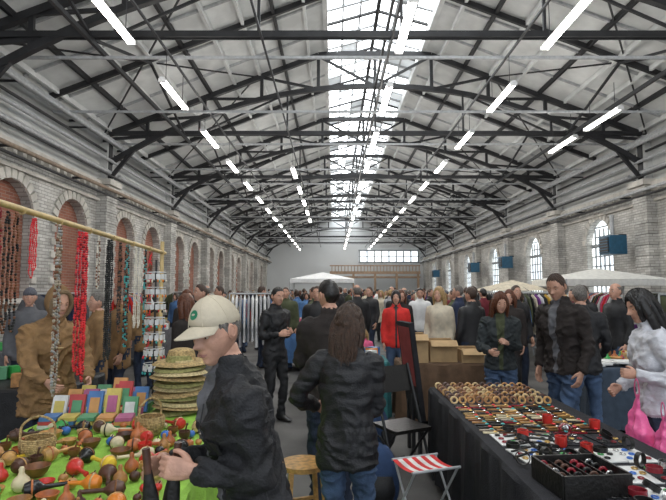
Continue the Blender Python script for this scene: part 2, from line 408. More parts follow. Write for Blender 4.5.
blk=cl('cloth_black',(.012,.012,.014),var=.3,rough=.55); blk2=cl('denim_black',(.015,.015,.017),var=.4,rough=.7); jean=cl('denim_blue',(.06,.10,.18),var=.3,scale=8); jeand=cl('denim_dark',(.022,.032,.06),var=.3)
brn=cl('coat_tan_brown',(.26,.15,.065),var=.2); dbr=cl('jacket_dark_brown',(.024,.018,.016)); shoe=mat('shoe_leather_black',(.015,.013,.012),.4); shoeb=mat('shoe_brown',(.09,.05,.03),.5)
wht=cl('cloth_white',(.78,.78,.78),var=.06); gry=cl('cloth_grey',(.12,.12,.13)); red=cl('cloth_red',(.62,.03,.025)); crm=cl('cloth_cream',(.62,.55,.43)); nav=cl('cloth_navy',(.02,.03,.07)); grn=cl('cloth_olive',(.07,.08,.04)); blu=cl('cloth_blue',(.08,.18,.38)); lgr=cl('cloth_light_grey',(.42,.42,.44)); pnk=cl('cloth_pink',(.7,.12,.25)); bei=cl('trousers_beige',(.32,.26,.18)); ylw=cl('cloth_ochre',(.6,.36,.05)); prp=cl('cloth_purple',(.16,.04,.22))
seam=cl('seam_thread_dark',(.045,.045,.048)); btn=mat('button_metal',(.25,.22,.18),.35,metal=.8); tg=mat('toggle_horn',(.45,.32,.16),.4)
P=person(H=1.665,lean=13,bulk=1.04,jacket=blk2,pants=jeand,shoes=shoe,skin=sk1,hairm=hgy,hair='short',shirt=gry,opening=.05,
  hands={'L':(-.10,.27,1.14),'R':(.06,.33,1.12)},head=(30,10),lod=0,hat='cap',curl=.95,poles={'L':(-.25,-.9,-.6),'R':(.35,-.8,-.6)},feet={'L':(-.12,.10),'R':(.12,-.06)},
  details=[('seam',[(-14,.86),(-14,1.36)],seam),('seam',[(14,.86),(14,1.36)],seam),('seam',[(-60,1.33),(-30,1.30),(-14,1.29)],seam),('flap',[(-52,1.24),(-24,1.19)],blk2),('button',[(-38,1.20)],btn),('button',[(-10,.95),(-10,1.05),(-10,1.15),(-10,1.25)],btn),('seam',[(-90,.84),(-92,.95),(-95,1.1)],seam),('seam',[(180,1.34),(140,1.33),(110,1.33)],seam),('seam',[(-180,1.34),(-140,1.33),(-110,1.33)],seam),('seam',[(-150,.86),(-152,1.33)],seam),('seam',[(-178,.885),(-90,.885),(-14,.885)],seam),('flap',[(-75,1.03),(-45,.97)],blk2)])
put('man_in_cream_cap',P,(-.275,1.93,0),face(-1,-.42))
P=person(H=1.585,lean=3,bulk=1.04,fem=True,hem=.76,jacket=blk,pants=jean,shoes=shoe,skin=sk1,hairm=hbr,hair='wavy',
  hands={'L':(-.24,.26,1.06),'R':(.10,.30,1.08)},head=(-18,8),lod=0,quilt=True,curl=.8,poles={'L':(-.9,-.5,-.6),'R':(.35,-.9,-.7)},feet={'L':(-.09,.0),'R':(.11,.12)})
put('woman_in_black_quilted_jacket',P,(.08,2.98,0),face(.15,1))
P=person(H=1.76,lean=2,jacket=dbr,pants=jeand,shoes=shoe,skin=sk1,hairm=hbk,hair='short',head=(20,5),lod=1,hands={'L':(-.12,.33,1.1)})
put('man_in_dark_brown_jacket',P,(-.02,4.0,0),face(-.2,1))
P=person(H=1.85,lean=5,bulk=1.05,hem=.84,jacket=dbr,pants=jean,shoes=shoeb,skin=sk2,hairm=hbr,hair='short',shirt=gry,opening=.045,head=(10,18),lod=0,
  hands={'L':(-.24,.12,.87),'R':(.24,.05,.86)},feet={'L':(-.1,.16),'R':(.1,-.12)})
put('man_in_open_brown_jacket',P,(2.24,5.0,0),face(-.95,-.55))
P=person(H=1.74,lean=4,jacket=blk,pants=jean,shoes=shoe,skin=sk1,hairm=hgy,hair='short',head=(0,10),lod=1,hands={'R':(.2,.25,.95)})
put('man_in_black_jacket',P,(2.66,5.5,0),face(.3,1))
P=person(H=1.66,lean=3,fem=True,hem=.86,jacket=cl('jacket_charcoal',(.030,.036,.038)),pants=jean,shoes=shoeb,skin=sk1,hairm=hau,hair='long',shirt=grn,opening=.05,head=(12,14),lod=0,
  hands={'L':(-.06,.26,1.18),'R':(.12,.30,1.08)},curl=.8)
put('woman_in_charcoal_jacket',P,(1.86,5.75,0),face(-.25,-1))
P=person(H=1.69,lean=5,fem=True,hem=.86,bulk=1.05,jacket=cl('fleece_off_white',(.62,.62,.66),var=.1),pants=jeand,shoes=shoe,skin=sk1,hairm=hbk,hair='long',head=(10,16),lod=0,
  hands={'L':(-.17,.20,1.15),'R':(.17,.22,1.0)},curl=1.0)
put('woman_in_white_fleece',P,(2.27,3.62,0),face(-1,.25))
P=person(H=1.70,lean=8,bulk=1.2,hem=.70,jacket=brn,pants=jeand,shoes=shoe,skin=sk1,hairm=brn,hair='none',hat='hood',head=(10,10),lod=0,
  hands={'L':(-.16,.40,1.0),'R':(.16,.42,1.02)},curl=.7,details=[('seam',[(-3,.74),(-3,1.4)],seam),('toggle',[(0,.9),(0,1.02),(0,1.14),(0,1.26)],tg),('flap',[(25,1.0),(60,.95)],brn),('flap',[(-60,1.0),(-25,.95)],brn)])
put('stallholder_in_duffel_coat',P,(-2.33,4.25,0),face(.75,-.65))
P=person(H=1.72,lean=3,bulk=.92,jacket=blk,pants=blk2,shoes=shoe,skin=sk1,hairm=hbk,hair='short',lod=1,head=(-10,8),hands={'R':(.12,.24,1.15),'L':(-.08,.22,1.17)})
put('man_in_black_shirt',P,(-.76,6.7,0),face(.75,-.65))
VAR=[]
def var(name,**k):
    k.setdefault('skin',sk1); k.setdefault('shoes',shoe); P=person(lod=2,**k); VAR.append((name,P.mesh(name)))
var('shopper_in_black_coat',H=1.76,jacket=blk,pants=jeand,hairm=hbr,hem=.72)
var('shopper_in_red_jacket',H=1.62,fem=True,jacket=red,pants=jean,hairm=hbk,hair='bob',shirt=blk,opening=.03)
var('shopper_in_cream_coat',H=1.66,fem=True,jacket=crm,pants=blk2,hairm=hbl,hair='long',hem=.66)
var('shopper_in_navy_jacket',H=1.80,jacket=nav,pants=bei,hairm=hgy,hands={'R':(.1,.3,1.1)})
var('shopper_in_olive_parka',H=1.74,jacket=grn,pants=jean,hairm=hbr,bulk=1.12,hem=.74)
var('shopper_in_grey_hoodie',H=1.70,jacket=gry,pants=jeand,hairm=hbk,hat='beanie')
var('shopper_in_dark_brown_coat',H=1.68,fem=True,jacket=dbr,pants=blk2,hairm=hau,hair='long',hem=.7)
var('shopper_in_light_grey_top',H=1.72,jacket=lgr,pants=jean,hairm=hbl,hands={'L':(-.1,.3,1.1)})
var('shopper_in_blue_jacket',H=1.64,fem=True,jacket=blu,pants=jeand,hairm=hbr,hair='bob')
var('shopper_in_black_jacket_balding',H=1.78,jacket=blk2,pants=jean,hairm=hgy,hair='bald')
var('shopper_in_tan_coat',H=1.70,jacket=brn,pants=jeand,hairm=hgy,hair='short',hem=.68)
var('shopper_in_white_shirt',H=1.73,jacket=wht,pants=nav,hairm=hbk,head=(0,10))
var('shopper_in_pink_top',H=1.60,fem=True,jacket=pnk,pants=jean,hairm=hbl,hair='long')
var('shopper_in_burgundy_coat',H=1.70,jacket=cl('cloth_burgundy',(.16,.02,.03)),pants=blk2,hairm=hbk,hem=.74)
def shop(i,x,y,rz=None,s=1): 
    n,me=VAR[i]; put(n,me,(x,y,0),R.uniform(0,6.28) if rz is None else rz,s)
specs=[(-4.6,8),(-4.8,12),(-4.6,16),(-4.8,20.5),(-4.6,25),(-4.7,30),(-.3,11.2),(-.2,15),(.3,19.5),(.2,24),(.4,29),(.2,34),(6.2,9.1),(6.4,12.4),(6.3,17),(6.4,22),(6.3,27),(6.2,33),(-3.4,5.2)]
racks=[(-5.4,10,1.6,1.57,0),(-5.4,14,1.8,1.57,1),(-5.3,18,2,1.57,0),(-1.45,9.2,.8,.15,2),(4.6,11,1.6,0,1),(5.6,7.6,1.8,.2,0),(7.7,8.5,1.8,1.57,0),(7.9,12,2,1.57,0),(7.8,15,2,1.57,1),(5.1,15,1.6,0,0),(7.8,19,2,1.57,0),(3.8,19,1.6,0,1),(-3.2,22,1.4,0,0)]
def blocked(x,y):
    for a,b in specs:
        if abs(x-a)<1.2 and abs(y-b)<.8: return True
    for a,b,L,rz,_ in racks:
        if abs(x-a)<(L/2+.3 if rz<.5 else .6) and abs(y-b)<(.6 if rz<.5 else L/2+.3): return True
    return False
fixed=[(1,1.02,8.3,3.0,1.03),(2,1.66,8.0,2.5,1.04),(0,2.05,7.6,.5,.98),(0,-1.85,7.2,2.2,1),(10,-2.85,6.9,2.4,1),(5,-3.9,6.6,3.6,1),(4,-.35,9.8,1.2,1),
   (6,-2.4,8.4,4,1),(8,-.15,6.2,2.6,.68),(3,3.35,7.5,.6,1),(9,4.2,7.6,1.8,1),(0,3.1,8.7,3.4,1),(6,2.72,7.9,2.6,1),(10,-3.2,8.8,1,1),(6,-1.6,5.6,1.3,.97),(0,4.3,8.8,2,1),(13,4.6,9.8,2,1),(10,-2.75,6.0,2.2,.97),(7,-3.7,10.2,2,1),(12,.5,8.2,2.8,.66),
   (0,-.25,8.3,2.9,.99),(9,.45,9.6,.4,1),(6,1.3,9.8,3.3,1),(3,2.3,9.4,1.2,.98),(0,-2.3,10.4,2,1),(4,-1.0,10.9,3,1),(0,2.9,10.6,.8,1),(8,3.6,9.9,2.2,1),(11,1.9,11.2,3,1),(9,-2.9,11.8,.4,1),(0,.9,12.6,2.5,1),(6,1.6,13.2,1,1)]
for q in fixed: shop(*q)
pts=[(q[1],q[2]) for q in fixed]
cnt=0
while cnt<150:
    y=10+32*R.random()**1.35; x=R.choice([R.gauss(-2.4,.8),R.gauss(3.3,.9),R.uniform(-5.6,8),R.uniform(-1.5,3)])
    if x<-5.9 or x>8.0 or blocked(x,y) or any((x-a)**2+(y-b)**2<.35 for a,b in pts): continue
    pts.append((x,y)); cnt+=1; shop(R.choice([0,0,9,9,6,4,5,3,1,2,7,8,10,11,13,6,0]),x,y,None,R.uniform(.92,1.02))
# ------------------------------------------------------------ hall shell
XL,XR,Y0,Y1=-6.5,8.9,-5.0,50.4
ZE=6.2; SX0,SX1,ZS=-.2,2.6,8.65
TY=[3.0+5.6*i for i in range(9)]
plaster=mat('painted_plaster',(.76,.77,.76),.9,var=.14,scale=.9,bump=.2,bscale=6,col2=(.52,.52,.50))
plasterb=mat('painted_plaster_end',(.74,.76,.77),.9,var=.03,scale=.5)
wbrick=brickmat('white_painted_brick',(.78,.76,.72),(.56,.54,.50),(.38,.36,.33),.25,.075,grime=.42)
rbrick=brickmat('red_brown_brick_infill',(.42,.16,.10),(.30,.11,.075),(.40,.27,.21),.25,.07)
roofm=mat('roof_boards_white',(.74,.75,.74),.85,var=.10,scale=2,bump=.1)
steel=mat('truss_steel_black',(.020,.020,.022),.5,var=.3,scale=4)
stl2=mat('galvanised_pipe',(.45,.46,.47),.5,metal=.1,var=.15)
stone=mat('stone_cornice',(.58,.55,.50),.85,var=.2,scale=3,bump=.3)
floorm=mat('asphalt_floor',(.11,.105,.10),.75,var=.35,scale=1.5,bump=.25,bscale=80)
m=MB(); m.box(((XL+XR)/2,(Y0+Y1)/2,-.05),(XR-XL+.8,Y1-Y0+.4,.1),floorm); put('floor',m)
glassL=mat('overcast_window_glass',(.85,.92,1.0),.2,var=.1,scale=1,emit=1.6)
wfr=mat('window_frame_grey',(.30,.32,.33),.6)
def arch_wall(name,X,sgn,mat_lo,mat_hi,zsplit,offs,r):
    m=MB(); 
    cs=[]
    for a in TY[:-1]+[TY[0]-5.6]:
        c=a+2.8
        for o in offs:
            if Y0+1<c+o<Y1-1: cs.append(c+o)
    cs.sort(); zb=1.5; zs=3.2; n=10
    y=Y0
    def q(y0,z0,y1,z1): m.add([(X,y0,z0),(X,y1,z0),(X,y1,z1),(X,y0,z1)],[(0,1,2,3) if sgn<0 else (3,2,1,0)],mat_lo)
    for c in cs:
        q(y,0,c-r,zsplit); q(c-r,0,c+r,zb); y=c+r
        A=[(c-r*math.cos(math.pi*i/n),zs+r*math.sin(math.pi*i/n)) for i in range(n+1)]
        for i in range(n):
            (a,b),(d,e)=A[i],A[i+1]
            m.add([(X,a,b),(X,d,e),(X,d,zsplit),(X,a,zsplit)],[(0,1,2,3) if sgn<0 else (3,2,1,0)],mat_lo)
        O=[(c-r,zb)]+A+[(c+r,zb)]; D=-sgn*.28
        for i in range(len(O)):
            (a,b),(d,e)=O[i],O[(i+1)%len(O)]
            m.add([(X,a,b),(X+D,a,b),(X+D,d,e),(X,d,e)],[(0,1,2,3)],mat_lo)
    q(y,0,Y1,zsplit)
    m.add([(X,Y0,zsplit),(X,Y1,zsplit),(X,Y1,ZE+.15),(X,Y0,ZE+.15)],[(0,1,2,3) if sgn<0 else (3,2,1,0)],mat_hi)
    put(name,m); return cs,zb,zs
def arch_fill(X,c,r,zb,zs,mt):
    m=MB(); n=14; A=[(X,c-r,zb)]+[(X,c-r*math.cos(math.pi*i/n),zs+r*math.sin(math.pi*i/n)) for i in range(n+1)]+[(X,c+r,zb)]
    m.add(A,[tuple(range(len(A)))],mt); return m
r=.74
cs,zb,zs=arch_wall('wall_left',XL,1,wbrick,plaster,4.55,(-1.2,1.2),r)
for i,c in enumerate(cs):
    m=arch_fill(XL-.2,c,r+.03,zb,zs,rbrick); m.box((XL+.02,c,zb-.04),(.2,1.66,.1),stone)
    for k in range(13):
        a=math.pi*(k+.5)/13; m.box((XL+.02,c-(r+.11)*math.cos(a),zs+(r+.11)*math.sin(a)),(.06,.155,.22),stone,M=Matrix.Rotation(math.pi/2-a,4,'X'))
    for z in np.arange(1.6,3.2,.3):
        for s_ in(-1,1): m.box((XL+.02,c+s_*(r+.1),z),(.05,.18,.14),stone)
    put('brick_blind_arch_%d'%i,m)
r=.84
cs,zb,zs=arch_wall('wall_right',XR,-1,wbrick,plaster,4.55,(0,),r)
for i,c in enumerate(cs):
    m=arch_fill(XR+.2,c,r+.03,zb,zs,glassL)
    for k in range(13):
        a=math.pi*(k+.5)/13; m.box((XR-.02,c-(r+.11)*math.cos(a),zs+(r+.11)*math.sin(a)),(.06,.175,.22),stone,M=Matrix.Rotation(math.pi/2-a,4,'X'))
    for yy in(-.56,-.28,0,.28,.56): m.box((XR+.17,c+yy,(zb+zs+.55)/2),(.04,.045,zs+.55-zb),wfr)
    m.box((XR+.16,c,3.2),(.05,1.6,.09),wfr)
    for z in np.arange(zb,4.0,.33): m.box((XR+.17,c,z),(.04,1.6 if z<3.3 else 1.2,.04),wfr)
    m.box((XR-.03,c,zb-.04),(.25,1.86,.1),stone)
    put('window_%d'%i,m)
railm=mat('old_wood_rail',(.30,.23,.17),.8)
for sx,X,nm in((1,XL,'left'),(-1,XR,'right')):
    m=MB()
    for y in TY+[-2.6]:
        m.box((X+sx*.14,y,2.3),(.28,.62,4.6),wbrick); m.box((X+sx*.19,y,4.66),(.42,.78,.16),stone); m.box((X+sx*.16,y,4.5),(.36,.7,.1),stone)
        m.box((X+sx*.1,y,5.25),(.2,.4,1.1),plaster)
        for z in np.arange(.3,4.4,.3): m.box((X+sx*.15,y,z),(.30,.66,.14),wbrick)
    put('trim_pilasters_'+nm,m)
    m=MB(); m.box((X+sx*.08,(Y0+Y1)/2,4.60),(.18,Y1-Y0,.12),stone); m.box((X+sx*.05,(Y0+Y1)/2,4.16),(.1,Y1-Y0,.07),stone)
    for y in np.arange(Y0,Y1,.32): m.box((X+sx*.07,y,4.48),(.14,.13,.13),stone)
    put('trim_cornice_'+nm,m)
    m=MB()
    for z,o,rr,mt in((5.85,.28,.09,stl2),(5.68,.52,.05,stl2),(5.55,.16,.035,steel),(5.28,.3,.045,stl2),(4.98,.22,.06,stl2),(4.84,.34,.03,steel),(4.42,.42,.045,stl2 if nm=='right' else railm),(4.30,.30,.03,steel)):
        m.tube([(X+sx*o,Y0,z),(X+sx*o,Y1-.1,z)],rr,mt,n=10)
    for y in np.arange(Y0+.5,Y1-.2,2.8):
        m.box((X+sx*.2,y,4.42),(.5,.05,.05),steel); m.box((X+sx*.12,y,5.85),(.3,.05,.05),steel); m.box((X+sx*.27,y,5.68),(.54,.04,.04),steel)
    for y in TY: m.tube([(X+sx*.34,y+.42,4.98),(X+sx*.10,y+.42,4.8),(X+sx*.10,y+.42,.1)],.045,stl2,n=10)
    put('wall_pipes_'+nm,m)
m=MB(); ym=(XL+XR)/2
m.add([(XL,Y1,0),(XR,Y1,0),(XR,Y1,ZE+.1),(SX1,Y1,ZS),(ym,Y1,ZS+.6),(SX0,Y1,ZS),(XL,Y1,ZE+.1)],[(0,6,5,4,3,2,1)],plasterb); put('wall_back',m)
woodf=mat('weathered_timber',(.34,.23,.15),.7,var=.2,scale=5)
m=MB()
for i in range(8): m.box((3.0+i*.72,Y1-.1,5.0),(.6,.08,1.0),glassL); 
for i in range(9): m.box((2.64+i*.72,Y1-.15,5.0),(.1,.1,1.2),wfr)
for z,h in((4.4,.12),(5.0,.06),(5.6,.12)): m.box((5.52,Y1-.15,z),(6.0,.12,h),wfr)
put('window_100',m)
m=MB(); m.box((3.9,Y1-3,3.3),(8.4,.2,.25),woodf); m.box((3.9,Y1-2.1,2.9),(8.4,1.9,.15),woodf)
for i in range(28): m.box((-.1+i*.3,Y1-3,3.65),(.07,.07,.6),woodf)
m.box((3.9,Y1-3,3.95),(8.4,.12,.1),woodf)
for i in range(5): m.box((-.1+i*2,Y1-3,1.6),(.2,.2,3.2),woodf)
put('timber_gallery',m)
m=MB()
def slope(x0,z0,x1,z1):
    m.add([(x0,Y0,z0),(x1,Y0,z1),(x1,Y1,z1),(x0,Y1,z0)],[(0,1,2,3)],roofm); m.add([(x0,Y0,z0+.08),(x1,Y0,z1+.08),(x1,Y1,z1+.08),(x0,Y1,z0+.08)],[(3,2,1,0)],roofm)
slope(XL-.05,ZE,SX0,ZS); slope(SX1,ZS,XR+.05,ZE); put('ceiling',m)
m=MB()
for side_ in(0,1):
    for k in range(9):
        t=(k+.3)/9; x=(XL+(SX0-XL)*t) if side_==0 else (XR+(SX1-XR)*t); z=ZE+(ZS-ZE)*t-.07
        m.box((x,(Y0+Y1)/2,z),(.07,Y1-Y0,.12),steel if k%3==1 else roofm)
    for y in np.arange(Y0,Y1,1.4):
        a=(XL,y,ZE-.02) if side_==0 else (XR,y,ZE-.02); b=(SX0,y,ZS-.02) if side_==0 else (SX1,y,ZS-.02)
        m.beam(a,b,.05,.06,stl2)
put('roof_purlins',m)
sky=mat('skylight_glass',(.90,.95,1.0),.3,var=.06,scale=.8,emit=5.5)
sky2=mat('skylight_glass_dirty',(.50,.53,.55),.3,var=.25,scale=.8,emit=.8)
m=MB(); zc=ZS+.55
for iy,y in enumerate(np.arange(Y0,Y1-.1,.7)):
    for (x0,z0,x1,z1) in((SX0,ZS+.15,ym,zc),(ym,zc,SX1,ZS+.15)):
        for t0,t1 in((0,.33),(.33,.66),(.66,1)):
            a,b=x0+(x1-x0)*t0,z0+(z1-z0)*t0; c,d=x0+(x1-x0)*t1,z0+(z1-z0)*t1
            m.add([(a,y+.04,b),(c,y+.04,d),(c,y+.66,d),(a,y+.66,b)],[(0,1,2,3)],sky2 if R.random()<.22 else sky)
put('skylight_glazing',m)
m=MB()
for y in np.arange(Y0,Y1,.7):
    k_=steel if int(y*10)%3==0 else stl2
    m.beam((SX0,y,ZS+.13),(ym,y,zc-.02),.08,.07,k_); m.beam((SX1,y,ZS+.13),(ym,y,zc-.02),.08,.07,k_)
for x,z in((SX0,ZS+.04),(SX1,ZS+.04)): m.box((x,(Y0+Y1)/2,z),(.12,Y1-Y0,.32),roofm)
m.box((ym,(Y0+Y1)/2,zc-.03),(.1,Y1-Y0,.1),steel)
for t in(.33,.66):
    m.box((SX0+(ym-SX0)*t,(Y0+Y1)/2,ZS+.13+(zc-ZS-.13)*t),(.05,Y1-Y0,.05),stl2); m.box((SX1+(ym-SX1)*t,(Y0+Y1)/2,ZS+.13+(zc-ZS-.13)*t),(.05,Y1-Y0,.05),stl2)
put('skylight_frame',m)
def roofz(x): 
    return ZE+(ZS-ZE)*(x-XL)/(SX0-XL) if x<SX0 else (ZE+(ZS-ZE)*(XR-x)/(XR-SX1) if x>SX1 else ZS)
def archz(x):
    t=(x-ym)/((XR-XL)/2); return 5.15+2.35*(1-abs(t)**2.1)
m=MB(); n=28; xs=[XL+.15+(XR-XL-.3)*i/n for i in range(n+1)]
for i in range(n):
    a,b=xs[i],xs[i+1]; m.beam((a,0,archz(a)),(b,0,archz(b)),.12,.13,steel)
    m.beam((a,0,min(roofz(a)-.16,8.45)),(b,0,min(roofz(b)-.16,8.45)),.12,.14,steel)
ks=list(range(2,n-1,3))
for j,i in enumerate(ks):
    x=xs[i]; m.beam((x,0,archz(x)),(x,0,roofz(x)-.16),.07,.09,steel)
    if j<len(ks)-1:
        x2=xs[ks[j+1]]
        if x<ym: m.beam((x,0,roofz(x)-.18),(x2,0,archz(x2)),.05,.07,steel)
        else: m.beam((x,0,archz(x)),(x2,0,roofz(x2)-.18),.05,.07,steel)
zt=6.12
m.beam((XL+.2,-.05,zt),(XR-.2,-.05,zt),.03,.11,steel); m.beam((XL+.2,.05,zt),(XR-.2,.05,zt),.03,.11,steel)
for x in(ym-5,ym-2.5,ym,ym+2.5,ym+5): m.beam((x,0,zt),(x,0,archz(x)),.05,.05,steel)
m.beam((ym-5,0,zt),(ym-2.5,0,archz(ym-2.5)),.04,.05,steel); m.beam((ym+5,0,zt),(ym+2.5,0,archz(ym+2.5)),.04,.05,steel)
for s_,X in((1,XL),(-1,XR)):
    m.box((X+s_*.12,0,5.2),(.2,.22,1.6),steel); m.beam((X+s_*.15,0,4.75),(X+s_*.9,0,archz(X+s_*.9)),.08,.1,steel)
    m.beam((X+s_*.15,0,5.95),(X+s_*1.6,0,archz(X+s_*1.6)),.06,.08,steel)
tm=m.mesh('roof_truss')
for y in TY: put('roof_truss',tm,(0,y,0))
m=MB()
for x,z in((-4.2,6.0),(ym,7.45),(6.6,6.0)):
    m.box((x,(Y0+Y1)/2,z),(.06,Y1-Y0,.08),steel)
for a,b in zip(TY[:-1],TY[1:]):
    for x in(-4.2,6.6):
        z=roofz(x)-.2; m.beam((x,a,6.05),(x,(a+b)/2,z),.05,.05,steel); m.beam((x,b,6.05),(x,(a+b)/2,z),.05,.05,steel)
    for x0,x1 in((XL,-2.2),(XR,4.6)):
        m.beam((x0,a,roofz(x0)-.1),(x1,b,roofz(x1)-.1),.03,.03,steel); m.beam((x0,b,roofz(x0)-.1),(x1,a,roofz(x1)-.1),.03,.03,steel)
    c=(a+b)/2; m.beam((XL+.1,c,5.75),(XR-.1,c,5.75),.04,.05,stl2); m.beam((XL+.1,a+.5,5.95),(XR-.1,a+.5,5.95),.05,.05,stl2)
    m.beam((XL,c,ZE-.1),(SX0,c,ZS-.1),.08,.12,steel); m.beam((XR,c,ZE-.1),(SX1,c,ZS-.1),.08,.12,steel)
put('roof_bracing',m)
tube=mat('fluorescent_tube_lit',(1,.97,.90),.3,var=0,emit=16); hous=mat('lamp_housing_white',(.7,.7,.7),.5)
L=MB(); L.box((0,0,.045),(.07,1.45,.04),hous); L.tube([(-.045,-.67,.01),(-.045,.67,.01)],.015,tube,n=8); L.tube([(.045,-.67,.01),(.045,.67,.01)],.015,tube,n=8)
for y in(-.695,.695): L.box((0,y,.01),(.12,.04,.06),hous)
L.tube([(0,-.5,.07),(0,-.5,.62)],.006,steel,n=5); L.tube([(0,.5,.07),(0,.5,.62)],.006,steel,n=5)
lm=L.mesh('fluorescent_lamp')
for x,y0,st in((-2.95,6.5,2.75),(1.0,6.8,2.65),(3.17,6.7,2.7),(5.72,10.6,1.9)):
    y=y0; c=0
    while y<46 and (x<5 or c<2):
        put('fluorescent_lamp',lm,(x,y,5.28)); y+=st; c+=1
for y in(15.5,18.2,20.9,23.6,26.3): put('fluorescent_lamp',lm,(-1.2,y,5.28))
m=MB()
for x in(-2.95,-1.2,1.0,3.17): m.box((x,(Y0+Y1)/2,5.92),(.035,Y1-Y0-.2,.035),steel)
put('lamp_cable_trays',m)
hb=mat('heater_blue_enamel',(.02,.10,.18),.4)
H=MB(); H.box((0,0,0),(.5,.6,.55),hb); H.box((-.26,0,0),(.03,.5,.45),steel)
for k in range(6): H.box((-.28,0,-.2+.08*k),(.03,.5,.02),hb)
H.box((.3,0,.3),(.2,.06,.06),steel); H.tube([(0,0,.27),(0,0,.9)],.06,stl2,n=10)
hm=H.mesh('unit_heater')
for y in(15.0,24.4,29.9,41): put('unit_heater',hm,(XR-.65,y,3.0))
# ------------------------------------------------------------ stalls
def table(name,x0,y0,x1,y1,h,cloth,drop=.7,loc=None):
    m=MB(); cx,cy=(x0+x1)/2,(y0+y1)/2; w,d=x1-x0,y1-y0
    m.box((0,0,h-.03),(w-.04,d-.04,.04),mat('table_board',(.3,.2,.12),.7))
    V=[];F=[]
    P=2*(w+d)
    N=int(P/.06)
    def edge(t):
        t%=P
        if t<w: return(-w/2+t,-d/2,0,-1)
        t-=w
        if t<d: return(w/2,-d/2+t,1,0)
        t-=d
        if t<w: return(w/2-t,d/2,0,1)
        t-=w; return(-w/2,d/2-t,-1,0)
    lv=[h,h-.02,h-drop*.5,h-drop]
    for li,z in enumerate(lv):
        for i in range(N):
            x,y,nx,ny=edge(P*i/N); a=0 if li<1 else .01+.018*li*(math.sin(i*.9)+.6*math.sin(i*2.1+1))*.5+.008*li
            V.append((x+nx*a,y+ny*a,z))
    for li in range(3):
        for i in range(N): F.append((li*N+i,(li+1)*N+i,(li+1)*N+(i+1)%N,li*N+(i+1)%N))
    m.add(V,F,cloth); m.add([(-w/2,-d/2,h),(w/2,-d/2,h),(w/2,d/2,h),(-w/2,d/2,h)],[(0,1,2,3)],cloth)
    for sx in(-1,1):
        for sy in(-1,1): m.box((sx*(w/2-.08),sy*(d/2-.08),(h-.05)/2),(.04,.04,h-.05),steel)
    put(name,m,(cx,cy,0))
green=cl('cloth_lime_green',(.30,.56,.07),var=.12,rough=.8); blackc=cl('tablecloth_black',(.012,.012,.016),var=.3)
table('craft_stall_table',-1.95,1.35,-.66,4.3,.80,green)
table('jewellery_stall_table',.93,1.55,1.90,5.0,.75,blackc)
wood=[mat('wood_%d'%i,c,.4,var=.3,scale=25) for i,c in enumerate([(.20,.08,.03),(.40,.19,.06),(.54,.30,.10),(.09,.04,.025),(.60,.42,.2),(.48,.15,.05)])]
def gourd(m,c,s,mt,M=None): m.rev([(0,0),(.6*s,.05*s),(.95*s,.45*s),(1*s,.8*s),(.8*s,1.3*s),(.4*s,1.7*s),(.28*s,2.0*s),(.32*s,2.35*s),(.18*s,2.6*s),(0,2.65*s)],mt,c,M=M)
def bowl(m,c,s,mt): m.rev([(0,.0),(.5*s,0),(.75*s,.25*s),(1*s,.8*s),(.95*s,.82*s),(.7*s,.35*s),(0,.12*s)],mt,c)
def mortar(m,c,s,mt):
    m.rev([(0,0),(.7*s,0),(.65*s,.15*s),(.45*s,.4*s),(.8*s,.8*s),(.85*s,1.5*s),(.75*s,1.5*s),(.65*s,.9*s),(0,.8*s)],mt,c); m.loft([(c[0],c[1],c[2]+.9*s,.15*s),(c[0]+.3*s,c[1],c[2]+2.2*s,.12*s),(c[0]+.4*s,c[1],c[2]+2.5*s,.2*s),(c[0]+.42*s,c[1],c[2]+2.6*s,.1*s)],mt,n=8)
def maraca(m,c,a,mt,mt2):
    M=Matrix.Rotation(a,4,'Z')@Matrix.Rotation(math.pi/2,4,'Y'); s=.038
    m.rev([(0,-s),(.7*s,-.75*s),(s,0),(.9*s,.6*s),(.4*s,1.1*s),(.25*s,1.4*s),(.25*s,3.6*s),(.34*s,3.8*s),(0,3.9*s)],mt,(c[0],c[1],c[2]+s),M=M); m.torus((c[0],c[1],c[2]+s),s*.99,.004,mt2,M=M,n=14,k=5)
orn=[mat('lacquer_orange',(.8,.25,.03),.3),mat('lacquer_red',(.6,.04,.03),.3),mat('lacquer_black',(.02,.02,.02),.25),mat('lacquer_cream',(.72,.62,.40),.4),mat('lacquer_green',(.05,.35,.08),.3),mat('lacquer_yellow',(.8,.55,.05),.3),mat('lacquer_blue',(.04,.15,.5),.3)]
GL={'gourd_assortment':(gourd,(.028,.045),20),'wooden_bowl_assortment':(bowl,(.04,.07),22),'wooden_mortar_assortment':(mortar,(.032,.048),18)}
occ=[]
def spot(r,x0,x1,y0,y1,tries=60,k=.8):
    for _ in range(tries):
        x,y=R.uniform(x0,x1),R.uniform(y0,y1)
        if all((x-a)**2+(y-b)**2>(r+q)**2*k for a,b,q in occ): occ.append((x,y,r)); return x,y
    return None
for nm,(fn,(a,b),n_) in GL.items():
    m=MB()
    for _ in range(n_):
        s=R.uniform(a,b); p=spot(s,-1.88,-.74,1.5,3.2)
        if p: fn(m,(p[0],p[1],.803),s,R.choice(wood+wood+[orn[3],orn[2],orn[1]]))
    put(nm,m)
m=MB()
for _ in range(44):
    p=spot(.05,-1.85,-.80,1.5,3.3)
    if p: maraca(m,(p[0],p[1],.803),R.uniform(0,6.28),R.choice(wood+[orn[3],orn[0],orn[5],orn[1],orn[2],orn[4]]),R.choice(wood+[orn[2]]))
put('maraca_assortment',m)
m=MB()
